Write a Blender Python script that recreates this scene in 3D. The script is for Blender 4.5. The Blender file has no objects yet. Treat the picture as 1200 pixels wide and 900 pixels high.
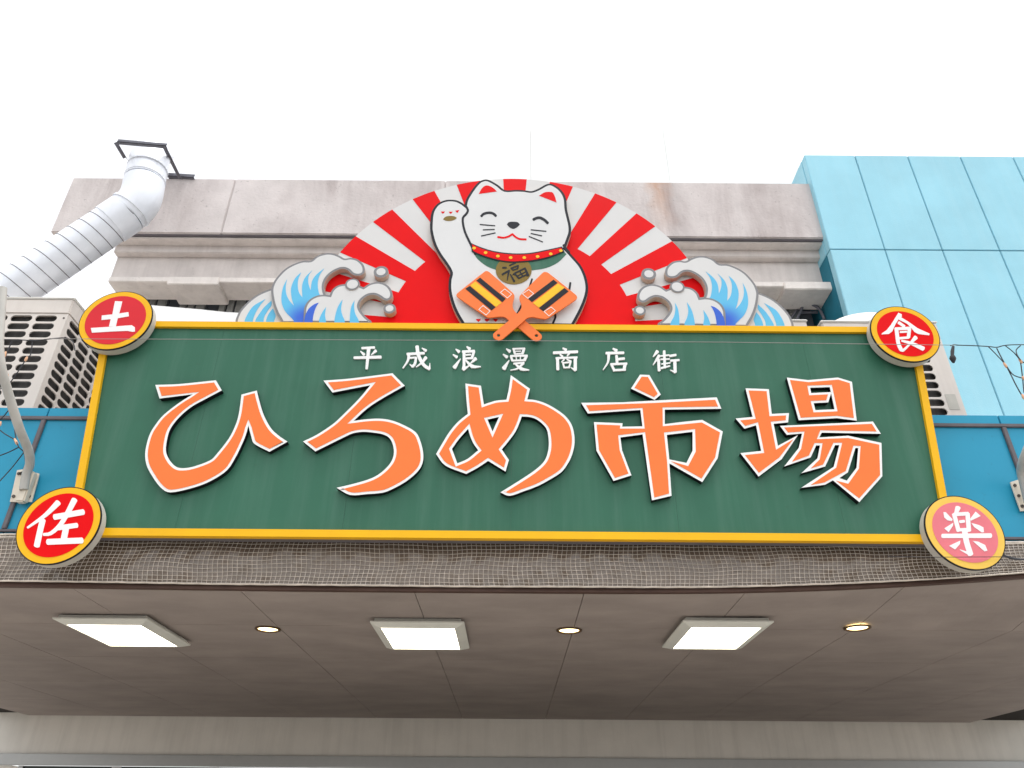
import bpy, bmesh, math, random
from mathutils import Vector, Matrix
from mathutils.geometry import tessellate_polygon, delaunay_2d_cdt
random.seed(7)
scene = bpy.context.scene
COL = scene.collection

# ------------------------------------------------------------------ camera
EYE = 1.6
F, TH, RL = 886.2, 0.54065, 0.00791            # focal length in photo pixels, pitch, roll
_r, _u = Vector((1, 0, 0)), Vector((0, -math.sin(TH), math.cos(TH)))
FW = Vector((0, math.cos(TH), math.sin(TH)))
RT = _r * math.cos(RL) + _u * math.sin(RL)
UP = _u * math.cos(RL) - _r * math.sin(RL)
cd = bpy.data.cameras.new('camera')
cam = bpy.data.objects.new('camera', cd)
COL.objects.link(cam)
M = Matrix((RT, UP, -FW)).transposed().to_4x4()
M.translation = (0, 0, EYE)
cam.matrix_world = M
cd.sensor_fit = 'HORIZONTAL'
cd.sensor_width = 36.0
cd.lens = 36.0 * F / 1200
cd.clip_end = 3000
scene.camera = cam

# ------------------------------------------------------------------ light: bright overcast
SUN_EL, SUN_AZ = math.radians(80), math.radians(150)     # azimuth clockwise from +Y: behind the camera, a little right
w = bpy.data.worlds.new('World')
scene.world = w
w.use_nodes = True
nt = w.node_tree
nt.nodes.clear()
sky = nt.nodes.new('ShaderNodeTexSky')
sky.sky_type = 'NISHITA'
sky.sun_disc = False
sky.sun_elevation = SUN_EL
sky.sun_rotation = SUN_AZ
sky.dust_density = 2.0
sky.air_density = 1.0
hs = nt.nodes.new('ShaderNodeHueSaturation')
hs.inputs['Saturation'].default_value = 0.10
bg = nt.nodes.new('ShaderNodeBackground')
bg.inputs['Strength'].default_value = 0.15
wo = nt.nodes.new('ShaderNodeOutputWorld')
nt.links.new(sky.outputs[0], hs.inputs['Color'])
nt.links.new(hs.outputs[0], bg.inputs['Color'])
nt.links.new(bg.outputs[0], wo.inputs['Surface'])
sd = bpy.data.lights.new('sun', 'SUN')
sd.energy = 0.55
sd.angle = math.radians(18)
sd.color = (1.0, 0.96, 0.9)
sun = bpy.data.objects.new('sun', sd)
COL.objects.link(sun)
d_to_sun = Vector((math.sin(SUN_AZ) * math.cos(SUN_EL), math.cos(SUN_AZ) * math.cos(SUN_EL), math.sin(SUN_EL)))
sun.rotation_euler = (-d_to_sun).to_track_quat('-Z', 'Y').to_euler()
scene.view_settings.view_transform = 'Standard'
scene.view_settings.look = 'None'
scene.view_settings.gamma = 1.0
scene.view_settings.use_curve_mapping = False
scene.view_settings.exposure = 1.32

# ------------------------------------------------------------------ helpers
def W(px, py, Y):
    """point of the vertical plane Y seen at photo pixel (px, py)"""
    d = FW + RT * ((px - 600) / F) - UP * ((py - 450) / F)
    p = d * (Y / d.y)
    return Vector((p.x, Y, p.z + EYE))

def WZ(px, py, z):
    d = FW + RT * ((px - 600) / F) - UP * ((py - 450) / F)
    p = d * ((z - EYE) / d.z)
    return Vector((p.x, p.y, z))

def lin(c):
    return tuple((v / 255 / 12.92) if v / 255 <= 0.04045 else ((v / 255 + 0.055) / 1.055) ** 2.4 for v in c) + (1.0,)

SIGN_PAINT = {'green sign paint', 'yellow frame paint', 'pale yellow paint', 'orange letter vinyl', 'red vinyl', 'slightly dulled red vinyl',
    'pale pink vinyl', 'panel white', 'cat panel white', 'foam cut edge beige', 'grey wave outline', 'light blue wave vinyl',
    'deep blue wave vinyl', 'olive gold vinyl', 'yellow bell dot vinyl', 'pale grey drum side', 'blue fascia panel', 'grey brown soffit board'}

def material(name, rgb, rough=0.45, var=0.06, scale=3.0, bump=0.0, bscale=40.0, metal=0.0, spec=0.2,
             streak=0.0, streak_rgb=(70, 62, 55), speck=0.0, emit=None, estr=0.0, stretch=(1, 1, 1), sscale=(5.0, 5.0, 0.28), blotch=False):
    m = bpy.data.materials.new(name)
    m.use_nodes = True
    n, l = m.node_tree.nodes, m.node_tree.links
    b = n['Principled BSDF']
    b.inputs['Roughness'].default_value = rough
    b.inputs['Metallic'].default_value = metal
    b.inputs['Specular IOR Level'].default_value = spec
    base = lin(rgb)
    if name in SIGN_PAINT:
        base = tuple(v * 0.86 for v in base[:3]) + (1.0,)
    tc = n.new('ShaderNodeTexCoord')
    mp = n.new('ShaderNodeMapping')
    mp.inputs['Scale'].default_value = stretch
    l.new(tc.outputs['Object'], mp.inputs['Vector'])
    nz = n.new('ShaderNodeTexNoise')
    nz.inputs['Scale'].default_value = scale
    nz.inputs['Detail'].default_value = 6
    nz.inputs['Roughness'].default_value = 0.6
    l.new(mp.outputs[0], nz.inputs['Vector'])
    mr = n.new('ShaderNodeMapRange')
    mr.inputs['From Min'].default_value = 0.3
    mr.inputs['From Max'].default_value = 0.7
    mr.inputs['To Min'].default_value = 1 - var
    mr.inputs['To Max'].default_value = 1 + var
    l.new(nz.outputs['Fac'], mr.inputs['Value'])
    hv = n.new('ShaderNodeHueSaturation')
    hv.inputs['Color'].default_value = base
    l.new(mr.outputs[0], hv.inputs['Value'])
    out = hv.outputs[0]
    if streak > 0:
        mp2 = n.new('ShaderNodeMapping')
        mp2.inputs['Scale'].default_value = sscale
        l.new(tc.outputs['Object'], mp2.inputs['Vector'])
        n2 = n.new('ShaderNodeTexNoise')
        n2.inputs['Scale'].default_value = 1.4
        n2.inputs['Detail'].default_value = 8
        n2.inputs['Roughness'].default_value = 0.65
        l.new(mp2.outputs[0], n2.inputs['Vector'])
        r2 = n.new('ShaderNodeMapRange')
        r2.inputs['From Min'].default_value = 0.45
        r2.inputs['From Max'].default_value = 0.75
        r2.inputs['To Min'].default_value = 0
        r2.inputs['To Max'].default_value = streak
        l.new(n2.outputs['Fac'], r2.inputs['Value'])
        mx = n.new('ShaderNodeMix')
        mx.data_type = 'RGBA'
        mx.inputs['B'].default_value = lin(streak_rgb)
        sf = r2.outputs[0]
        if blotch:
            # drips only where a broad patchy mask lets them through
            nm = n.new('ShaderNodeTexNoise')
            nm.inputs['Scale'].default_value = 0.55
            nm.inputs['Detail'].default_value = 5
            l.new(tc.outputs['Object'], nm.inputs['Vector'])
            rm = n.new('ShaderNodeMapRange')
            rm.inputs['From Min'].default_value = 0.38
            rm.inputs['From Max'].default_value = 0.68
            l.new(nm.outputs['Fac'], rm.inputs['Value'])
            ml = n.new('ShaderNodeMath')
            ml.operation = 'MULTIPLY'
            l.new(sf, ml.inputs[0])
            l.new(rm.outputs[0], ml.inputs[1])
            sf = ml.outputs[0]
            n2.inputs['Distortion'].default_value = 0.5
            r2.inputs['From Min'].default_value = 0.33
        l.new(sf, mx.inputs['Factor'])
        l.new(out, mx.inputs['A'])
        out = mx.outputs['Result']
    if speck > 0:
        n3 = n.new('ShaderNodeTexNoise')
        n3.inputs['Scale'].default_value = 18
        n3.inputs['Detail'].default_value = 3
        l.new(tc.outputs['Object'], n3.inputs['Vector'])
        r3 = n.new('ShaderNodeMapRange')
        r3.inputs['From Min'].default_value = 0.66
        r3.inputs['From Max'].default_value = 0.74
        r3.inputs['To Min'].default_value = 0
        r3.inputs['To Max'].default_value = speck
        l.new(n3.outputs['Fac'], r3.inputs['Value'])
        mx = n.new('ShaderNodeMix')
        mx.data_type = 'RGBA'
        mx.inputs['B'].default_value = lin((60, 50, 45))
        l.new(r3.outputs[0], mx.inputs['Factor'])
        l.new(out, mx.inputs['A'])
        out = mx.outputs['Result']
    l.new(out, b.inputs['Base Color'])
    # roughness varies a little everywhere
    rr = n.new('ShaderNodeMapRange')
    rr.inputs['To Min'].default_value = max(0.02, rough - 0.12)
    rr.inputs['To Max'].default_value = min(1, rough + 0.12)
    l.new(nz.outputs['Fac'], rr.inputs['Value'])
    l.new(rr.outputs[0], b.inputs['Roughness'])
    if bump > 0:
        nb = n.new('ShaderNodeTexNoise')
        nb.inputs['Scale'].default_value = bscale
        nb.inputs['Detail'].default_value = 4
        l.new(tc.outputs['Object'], nb.inputs['Vector'])
        bp = n.new('ShaderNodeBump')
        bp.inputs['Strength'].default_value = bump
        bp.inputs['Distance'].default_value = 0.01
        l.new(nb.outputs['Fac'], bp.inputs['Height'])
        l.new(bp.outputs[0], b.inputs['Normal'])
    if emit:
        b.inputs['Emission Color'].default_value = lin(emit)
        b.inputs['Emission Strength'].default_value = estr
    return m

MAT = dict(
    green=material('green sign paint', (57, 110, 88), 0.4, 0.07, 1.3, bump=0.05, bscale=1.6, streak=0.16, streak_rgb=(118, 146, 134), speck=0.08),
    yellow=material('yellow frame paint', (252, 192, 22), 0.4, 0.05, 2, streak=0.06, streak_rgb=(190, 130, 40)),
    yellow_pale=material('pale yellow paint', (250, 206, 92), 0.4, 0.05, 3),  # ring of the lower right roundel, paler than the frame yellow
    orange=material('orange letter vinyl', (254, 130, 64), 0.5, 0.03, 4),
    white=material('white letter vinyl', (238, 238, 236), 0.45, 0.02, 4),
    black=material('black letter return', (20, 20, 26), 0.5, 0.15, 8),
    navy=material('dark outline vinyl', (22, 25, 34), 0.5, 0.08, 8),
    red=material('red vinyl', (240, 12, 18), 0.5, 0.04, 2, spec=0.08),
    red_old=material('slightly dulled red vinyl', (226, 38, 50), 0.45, 0.05, 3),
    pink=material('pale pink vinyl', (240, 128, 138), 0.42, 0.06, 4),  # face of the lower right roundel, paler than the other reds
    cream=material('panel white', (226, 225, 223), 0.45, 0.025, 2.5, streak=0.06, streak_rgb=(190, 186, 180)),
    fur=material('cat panel white', (230, 230, 229), 0.42, 0.02, 3),
    cut=material('foam cut edge beige', (205, 188, 172), 0.7, 0.10, 14),
    waveedge=material('grey wave outline', (140, 140, 142), 0.5, 0.05, 6),
    sky_blue=material('light blue wave vinyl', (104, 196, 236), 0.42, 0.04, 4),
    deep_blue=material('deep blue wave vinyl', (62, 106, 214), 0.42, 0.04, 4),
    olive=material('olive gold vinyl', (136, 112, 44), 0.45, 0.06, 12),
    gold=material('yellow bell dot vinyl', (252, 204, 40), 0.45, 0.04, 8),
    drum=material('pale grey drum side', (206, 202, 192), 0.5, 0.08, 5, streak=0.15),
    fascia=material('blue fascia panel', (50, 160, 196), 0.38, 0.05, 1.2, bump=0.05, bscale=2, speck=0.10),
    strip=material('grey brown joint strip', (104, 100, 104), 0.6, 0.15, 6),
    bluewall=material('pale blue rendered wall', (150, 206, 222), 0.42, 0.07, 1.1, bump=0.25, bscale=60, spec=0.3, streak=0.12, streak_rgb=(196, 226, 232), speck=0.03),
    bluedark=material('blue joint sealant', (88, 146, 162), 0.7, 0.1, 4),
    concrete=material('stained concrete', (214, 206, 203), 0.88, 0.09, 1.6, bump=0.5, bscale=22, streak=0.95, streak_rgb=(132, 116, 114), speck=0.25, sscale=(1.5, 1.5, 0.30), blotch=True),
    concrete2=material('plain concrete', (216, 208, 203), 0.85, 0.10, 2.6, bump=0.3, bscale=25, streak=0.2, streak_rgb=(140, 130, 124), speck=0.12),
    ledge=material('pale ledge concrete', (230, 223, 217), 0.85, 0.08, 3, bump=0.3, bscale=25, streak=0.2, streak_rgb=(150, 138, 130), speck=0.15),
    whitewall=material('white painted wall', (246, 246, 244), 0.6, 0.01, 2),
    beam=material('brown weathered canopy edge', (118, 103, 90), 0.55, 0.22, 3.5, bump=0.2, bscale=14, streak=0.4, streak_rgb=(84, 72, 64)),
    drip=material('dark brown drip edge', (84, 64, 56), 0.6, 0.15, 5),
    net=material('pale plastic netting', (214, 204, 192), 0.3, 0.25, 9, spec=0.6),
    film=material('wrinkled plastic sheet', (110, 96, 83), 0.24, 0.14, 1.5, bump=0.8, bscale=10, spec=0.7, stretch=(0.5, 1, 3)),
    soffit=material('grey brown soffit board', (172, 161, 155), 0.75, 0.13, 1.5, streak=0.0, bump=0.15, bscale=14, stretch=(1, 1.7, 1)),
    gap=material('dark gap', (40, 36, 34), 0.9, 0.1),
    lampmetal=material('grey lamp housing', (226, 227, 219), 0.45, 0.05, 4),
    diffuser=material('lit acrylic diffuser', (250, 246, 230), 0.5, 0.03, 6, emit=(255, 248, 226), estr=2.4),
    spot=material('lit downlight lamp', (255, 240, 200), 0.4, 0.03, 6, emit=(255, 232, 172), estr=2.6),
    bronze=material('bronze downlight ring', (92, 72, 52), 0.45, 0.1, 8),
    steel=material('galvanised spiral duct', (238, 241, 247), 0.42, 0.05, 3, metal=0.2, streak=0.12, streak_rgb=(170, 172, 178)),
    iron=material('grey angle iron', (110, 110, 118), 0.6, 0.15, 10),
    casing=material('beige machine casing', (216, 208, 200), 0.5, 0.05, 2.5, streak=0.22, streak_rgb=(168, 152, 142)),
    casing_white=material('white machine top', (238, 236, 230), 0.5, 0.04, 2.5),
    coil=material('dark coil behind grille', (66, 64, 62), 0.6, 0.3, 30, stretch=(1, 1, 0.1)),
    pole=material('grey painted pole', (186, 184, 178), 0.45, 0.08, 6, streak=0.2),
    bracket=material('cream bracket plate', (222, 214, 198), 0.5, 0.08, 8, streak=0.25, streak_rgb=(170, 120, 80)),
    bolt=material('dark bolt', (90, 84, 80), 0.5, 0.2, 20, metal=0.4),
    cable=material('dark cable', (62, 62, 66), 0.6, 0.2, 20),
    wire=material('pale steel wire', (150, 146, 142), 0.5, 0.1, 20),
    bulb=material('small amber bulb', (226, 176, 140), 0.3, 0.1, 20),
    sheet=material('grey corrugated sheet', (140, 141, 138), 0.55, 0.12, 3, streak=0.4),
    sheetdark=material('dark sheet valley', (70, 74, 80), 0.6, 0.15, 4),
    teal=material('dark teal wall', (40, 116, 136), 0.6, 0.1, 3),
    asphalt=material('asphalt', (66, 66, 68), 0.9, 0.15, 3, bump=0.4, bscale=120),
    paving=material('pale concrete paving', (178, 172, 164), 0.85, 0.10, 2.5, bump=0.2, bscale=60),
    plaster=material('off white plaster', (232, 228, 220), 0.8, 0.04, 2, streak=0.12),
    glass=material('dark shop glass', (48, 52, 52), 0.08, 0.05, 2),
    alu=material('aluminium door frame', (168, 168, 166), 0.35, 0.05, 6, metal=0.5),
)
# printed blue of the big wave: deep blue at its lower inner end
def wave_print():
    m = MAT['sky_blue'].copy()
    m.name = 'wave print light to deep blue'
    n, l = m.node_tree.nodes, m.node_tree.links
    b = n['Principled BSDF']
    g = n.new('ShaderNodeNewGeometry')
    tc = n.new('ShaderNodeTexCoord')
    vd = n.new('ShaderNodeVectorMath')
    vd.operation = 'DISTANCE'
    vd.inputs[1].default_value = (0.0, 0.0, 0.0)
    l.new(tc.outputs['Object'], vd.inputs[0])
    mr = n.new('ShaderNodeMapRange')
    mr.inputs['From Min'].default_value = 0.03
    mr.inputs['From Max'].default_value = 0.24
    mr.interpolation_type = 'SMOOTHSTEP'
    l.new(vd.outputs['Value'], mr.inputs['Value'])
    mx = n.new('ShaderNodeMix')
    mx.data_type = 'RGBA'
    mx.inputs['A'].default_value = lin((58, 100, 204))
    mx.inputs['B'].default_value = lin((97, 184, 222))
    l.new(mr.outputs[0], mx.inputs['Factor'])
    l.new(mx.outputs['Result'], b.inputs['Base Color'])
    return m
MAT['wave_print'] = wave_print()
def add_rust(m, x0, z0, z1):
    n, l = m.node_tree.nodes, m.node_tree.links
    b = n['Principled BSDF']
    src = b.inputs['Base Color'].links[0].from_socket
    tc = n.new('ShaderNodeTexCoord')
    sp = n.new('ShaderNodeSeparateXYZ')
    l.new(tc.outputs['Object'], sp.inputs[0])
    nz = n.new('ShaderNodeTexNoise')
    nz.inputs['Scale'].default_value = 3.0
    nz.inputs['Detail'].default_value = 5
    l.new(tc.outputs['Object'], nz.inputs['Vector'])
    ax = n.new('ShaderNodeMath'); ax.operation = 'MULTIPLY_ADD'
    ax.inputs[1].default_value = 0.5; l.new(nz.outputs['Fac'], ax.inputs[0]); l.new(sp.outputs['X'], ax.inputs[2])
    ds = n.new('ShaderNodeMath'); ds.operation = 'SUBTRACT'; ds.inputs[1].default_value = x0 + 0.25
    l.new(ax.outputs[0], ds.inputs[0])
    ab = n.new('ShaderNodeMath'); ab.operation = 'ABSOLUTE'; l.new(ds.outputs[0], ab.inputs[0])
    mr = n.new('ShaderNodeMapRange'); mr.inputs['From Min'].default_value = 0.26; mr.inputs['From Max'].default_value = 0.0
    mr.inputs['To Max'].default_value = 0.55
    l.new(ab.outputs[0], mr.inputs['Value'])
    mz = n.new('ShaderNodeMapRange'); mz.inputs['From Min'].default_value = z0; mz.inputs['From Max'].default_value = z1
    l.new(sp.outputs['Z'], mz.inputs['Value'])
    ml = n.new('ShaderNodeMath'); ml.operation = 'MULTIPLY'; l.new(mr.outputs[0], ml.inputs[0]); l.new(mz.outputs[0], ml.inputs[1])
    mx = n.new('ShaderNodeMix'); mx.data_type = 'RGBA'; mx.inputs['B'].default_value = lin((190, 132, 84))
    l.new(ml.outputs[0], mx.inputs['Factor']); l.new(src, mx.inputs['A']); l.new(mx.outputs['Result'], b.inputs['Base Color'])
add_rust(MAT['concrete'], W(772, 225, 9.0).x, W(600, 276, 9.0).z, W(600, 212, 9.0).z)

def thing(name, label, cat, loc=(0, 0, 0), group=None):
    o = bpy.data.objects.new(name, None)
    o.empty_display_size = 0.1
    COL.objects.link(o)
    o.location = loc
    o['label'] = label
    o['category'] = cat
    if group:
        o['group'] = group
    return o

def root_loc(o):
    v = Vector(o.location)
    while o.parent:
        o = o.parent
        v = v + Vector(o.location)
    return v

def link(name, me, mats, parent=None, origin=None):
    """mesh in world coordinates -> object, its origin at its parent's (or at 'origin')"""
    o = bpy.data.objects.new(name, me)
    for m in (mats if isinstance(mats, (list, tuple)) else [mats]):
        me.materials.append(MAT[m] if isinstance(m, str) else m)
    COL.objects.link(o)
    base = root_loc(parent) if parent else Vector((0, 0, 0))
    org = Vector(origin) if origin is not None else base
    me.transform(Matrix.Translation(-org))
    if parent:
        o.parent = parent
    o.location = org - base
    return o

def from_bm(name, bm, mats, parent=None, smooth=False, origin=None):
    bmesh.ops.recalc_face_normals(bm, faces=bm.faces)
    me = bpy.data.meshes.new(name)
    bm.to_mesh(me)
    bm.free()
    if smooth:
        for p in me.polygons:
            p.use_smooth = True
    return link(name, me, mats, parent, origin)

def pts(s, ox=0, oy=0, k=1.0):
    """'x,y x,y' read off an enlargement with origin (ox, oy) and factor k"""
    return [(ox + float(a.split(',')[0]) / k, oy + float(a.split(',')[1]) / k) for a in s.split()]

def smooth_poly(P, n=4, corner=42, closed=True):
    N = len(P)
    out = []
    V = [Vector(p) for p in P]
    def is_corner(i):
        if not closed and (i == 0 or i == N - 1):
            return True
        a, b = V[i] - V[i - 1], V[(i + 1) % N] - V[i]
        if a.length < 1e-9 or b.length < 1e-9:
            return True
        return abs(math.degrees(a.angle(b))) > corner
    cor = [is_corner(i) for i in range(N)]
    for i in range(N if closed else N - 1):
        j = (i + 1) % N
        p0, p1 = V[i], V[j]
        L = (p1 - p0)
        t0 = L if cor[i] else (V[j] - V[i - 1]) * 0.5
        t1 = L if cor[j] else (V[(j + 1) % N] - V[i]) * 0.5
        if t0.length > L.length * 1.2: t0 = t0.normalized() * L.length * 1.2
        if t1.length > L.length * 1.2: t1 = t1.normalized() * L.length * 1.2
        steps = 1 if (cor[i] and cor[j]) else n
        for s in range(steps):
            t = s / steps
            h00 = 2*t**3 - 3*t**2 + 1; h10 = t**3 - 2*t**2 + t; h01 = -2*t**3 + 3*t**2; h11 = t**3 - t**2
            q = p0*h00 + t0*h10 + p1*h01 + t1*h11
            out.append((q.x, q.y))
    if not closed:
        out.append((V[-1].x, V[-1].y))
    return out

def area(P):
    return 0.5 * sum(P[i-1][0]*P[i][1] - P[i][0]*P[i-1][1] for i in range(len(P)))

def offset(P, d):
    """positive d shrinks the polygon (2D, any winding)"""
    Q = list(P) if area(P) > 0 else list(P)[::-1]
    N = len(Q)
    out = []
    for i in range(N):
        a, b, c = Vector(Q[i-1]), Vector(Q[i]), Vector(Q[(i+1) % N])
        e1, e2 = (b-a), (c-b)
        if e1.length < 1e-7: e1 = e2
        if e2.length < 1e-7: e2 = e1
        e1, e2 = e1.normalized(), e2.normalized()
        n1, n2 = Vector((-e1.y, e1.x)), Vector((-e2.y, e2.x))
        m = n1 + n2
        if m.length < 1e-4:
            m = n1
        m = m.normalized()
        k = max(0.38, m.dot(n1))
        q = b + m * (d / k)
        out.append((q.x, q.y))
    return out

def plane(P, Y, zmin=None):
    """photo pixels -> (x, z) on the vertical plane Y"""
    R = []
    for p in P:
        v = W(p[0], p[1], Y)
        R.append((v.x, max(v.z, zmin) if zmin is not None else v.z))
    return R

def slab(name, loops, Y, depth, mats, parent, back=True, origin=None, side=1):
    """extrude groups of (x,z) loops [[outer, hole, ...], ...] from the front plane Y back by depth; mats = [front, sides]"""
    bm = bmesh.new()
    for grp in loops:
        vl = [[Vector((x, z, 0)) for x, z in lp] for lp in grp]
        tris = tessellate_polygon(vl)
        flat = [v for lp in vl for v in lp]
        fr = [bm.verts.new((v.x, Y, v.y)) for v in flat]
        bk = [bm.verts.new((v.x, Y + depth, v.y)) for v in flat]
        for t in tris:
            try:
                bm.faces.new([fr[i] for i in t])
                if back:
                    bm.faces.new([bk[i] for i in t][::-1])
            except ValueError:
                pass
        k = 0
        for lp in vl:
            n = len(lp)
            for i in range(n):
                j = (i + 1) % n
                try:
                    f = bm.faces.new((fr[k+i], fr[k+j], bk[k+j], bk[k+i]))
                    f.material_index = side if (isinstance(mats, (list, tuple)) and len(mats) > 1) else 0
                except ValueError:
                    pass
            k += n
    return from_bm(name, bm, mats, parent, origin=origin)

def ribbon(P, wd):
    """polyline with widths -> closed outline with round ends"""
    if not isinstance(wd, (list, tuple)):
        wd = [wd] * len(P)
    if len(wd) == 2 and len(P) > 2:
        wd = [wd[0] + (wd[1]-wd[0]) * i/(len(P)-1) for i in range(len(P))]
    V = [Vector(p) for p in P]
    L, R = [], []
    for i in range(len(V)):
        a = V[max(0, i-1)]; b = V[min(len(V)-1, i+1)]
        t = (b - a).normalized()
        nn = Vector((-t.y, t.x))
        L.append(V[i] + nn*wd[i]/2); R.append(V[i] - nn*wd[i]/2)
    def cap(c, t, r):
        nn = Vector((-t.y, t.x))
        return [c + nn*r*math.cos(a) + t*r*0.55*math.sin(a) for a in (math.radians(30), math.radians(60), math.radians(90), math.radians(120), math.radians(150))]
    t1 = (V[-1]-V[-2]).normalized(); t0 = (V[0]-V[1]).normalized()
    out = L + cap(V[-1], t1, wd[-1]/2) + R[::-1] + cap(V[0], t0, wd[0]/2)
    return [(p.x, p.y) for p in out]

def strokes(name, polys, Y, depth, mats, parent, zmin=None, is_world=False):
    """union of overlapping pixel outlines on plane Y, extruded"""
    verts, faces = [], []
    for P in polys:
        Q = P if is_world else plane(P, Y, zmin)
        if area(Q) < 0:
            Q = Q[::-1]
        faces.append(list(range(len(verts), len(verts)+len(Q))))
        verts += [Vector(q) for q in Q]
    v2, e2, f2, _v, _e, of = delaunay_2d_cdt(verts, [], faces, 1, 1e-6)
    f2 = [f for f, o_ in zip(f2, of) if len(o_) > 0]
    cnt = {}
    bm = bmesh.new()
    fr = [bm.verts.new((v.x, Y, v.y)) for v in v2]
    bk = [bm.verts.new((v.x, Y+depth, v.y)) for v in v2]
    for f in f2:
        bm.faces.new([fr[i] for i in f])
        for a, b in zip(f, list(f[1:]) + [f[0]]):
            key = (min(a, b), max(a, b))
            cnt[key] = cnt.get(key, 0) + 1
    for (a, b), c in cnt.items():
        if c == 1:
            q = bm.faces.new((fr[a], fr[b], bk[b], bk[a]))
            if isinstance(mats, (list, tuple)) and len(mats) > 1:
                q.material_index = 1
    for v in [v for v in bm.verts if not v.link_faces]:
        bm.verts.remove(v)
    return from_bm(name, bm, mats, parent)

def circle(cx, cz, r, n=48, a0=0.0, a1=360.0):
    full = abs(a1 - a0) >= 360
    k = n if full else n + 1
    return [(cx + r*math.cos(math.radians(a0 + (a1-a0)*i/n)), cz + r*math.sin(math.radians(a0 + (a1-a0)*i/n))) for i in range(k)]

def box_bm(x0, x1, y0, y1, z0, z1, bm=None, bevel=0.0):
    bm = bm or bmesh.new()
    vs = [bm.verts.new(c) for c in ((x0,y0,z0),(x1,y0,z0),(x1,y1,z0),(x0,y1,z0),(x0,y0,z1),(x1,y0,z1),(x1,y1,z1),(x0,y1,z1))]
    fs = [bm.faces.new([vs[i] for i in q]) for q in ((0,1,5,4),(1,2,6,5),(2,3,7,6),(3,0,4,7),(4,5,6,7),(0,3,2,1))]
    if bevel:
        es = set(e for f in fs for e in f.edges)
        bmesh.ops.bevel(bm, geom=list(es), offset=bevel, segments=2, affect='EDGES')
    return bm

def box(name, x0, x1, y0, y1, z0, z1, mat, parent=None, bevel=0.0):
    return from_bm(name, box_bm(x0, x1, y0, y1, z0, z1, None, bevel), mat, parent)

def tube_bm(path, r, sides=8, bm=None, caps=True):
    bm = bm or bmesh.new()
    V = [Vector(p) for p in path]
    rings = []
    prev = None
    for i, p in enumerate(V):
        t = (V[min(i+1, len(V)-1)] - V[max(i-1, 0)]).normalized()
        if prev is None:
            a = Vector((0, 0, 1)) if abs(t.z) < 0.9 else Vector((1, 0, 0))
            u = t.cross(a).normalized()
        else:
            u = (prev - t * prev.dot(t)).normalized()
        prev = u
        v = t.cross(u)
        rr = r[i] if isinstance(r, (list, tuple)) else r
        rings.append([bm.verts.new(p + (u*math.cos(2*math.pi*k/sides) + v*math.sin(2*math.pi*k/sides))*rr) for k in range(sides)])
    for a, b in zip(rings, rings[1:]):
        for k in range(sides):
            bm.faces.new((a[k], a[(k+1) % sides], b[(k+1) % sides], b[k]))
    if caps:
        for f in (bm.faces.new(rings[0][::-1]), bm.faces.new(rings[-1])):
            for e in f.edges:
                e.smooth = False
    return bm

def tube(name, path, r, mat, parent=None, sides=8):
    return from_bm(name, tube_bm(path, r, sides), mat, parent, smooth=True)

def curve3(P, n=6):
    """Catmull-Rom through 3D points"""
    V = [Vector(p) for p in P]
    out = []
    for i in range(len(V)-1):
        p0, p1, p2, p3 = V[max(i-1, 0)], V[i], V[i+1], V[min(i+2, len(V)-1)]
        for s in range(n):
            t = s/n
            out.append(0.5*((2*p1) + (p2-p0)*t + (2*p0-5*p1+4*p2-p3)*t*t + (3*p1-p0-3*p2+p3)*t**3))
    out.append(V[-1])
    return out

def structure(o):
    o['kind'] = 'structure'
    return o

# ------------------------------------------------------------------ ground
g = box('ground', -1500, 1500, -1500, 1500, -0.6, -0.13, 'asphalt'); structure(g)
g = box('road', -300, 300, -7.5, 1.0, -0.129, -0.12, 'asphalt'); structure(g)
g = box('pavement', -300, 300, 1.18, 30, -0.129, 0.0, 'paving'); structure(g)
g = box('kerb', -300, 300, 1.0, 1.176, -0.129, 0.005, 'paving'); structure(g)
g = box('opposite_pavement', -300, 300, -12, -7.5, -0.129, 0.0, 'paving'); structure(g)

# ------------------------------------------------------------------ market building: canopy, fascia, entrance wall
hall = thing('market_building', 'market hall front with blue fascia and brown soffit behind the green signboard', 'building', (0, 7, 0))
FY = 5.75
zt = W(600, 482, FY).z; zb = W(600, 631, FY).z
z_s1 = W(600, 495, FY).z; z_s2 = W(600, 627, FY).z
div_x = [W(54, 489, FY).x, W(1171, 491, FY).x]
pitch = 1.37
xs = sorted([div_x[0] - pitch*k for k in range(0, 4)] + [div_x[0] + (div_x[1]-div_x[0])*k/6 for k in range(1, 6)] + [div_x[1] + pitch*k for k in range(0, 4)])
for a, b in zip(xs, xs[1:]):
    box('fascia_panel', a + 0.004, b - 0.004, FY, FY + 0.08, zb, z_s1, 'fascia', hall, 0.004)
    box('upper_fascia_panel', a + 0.004, b - 0.004, FY + 0.004, FY + 0.084, z_s1 + 0.002, zt, 'fascia', hall, 0.004)
box('fascia_backing', xs[0], xs[-1], FY + 0.085, FY + 0.12, zb, zt - 0.03, 'gap', hall)
box('joint_strip', xs[0], xs[-1], FY - 0.022, FY - 0.001, z_s1 - 0.017, z_s1 + 0.017, 'strip', hall, 0.005)
box('joint_strip', xs[0], xs[-1], FY - 0.02, FY - 0.001, z_s2 - 0.012, z_s2 + 0.012, 'strip', hall, 0.004)
for x in xs[1:-1]:
    box('joint_strip', x - 0.02, x + 0.02, FY - 0.024, FY - 0.001, z_s2 + 0.013, z_s1 - 0.018, 'strip', hall, 0.005)
# canopy roof deck the machines stand on
box('canopy_roof', xs[0], xs[-1], FY + 0.13, 12.0, zb + 0.25, zb + 0.35, 'concrete2', hall)

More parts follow.
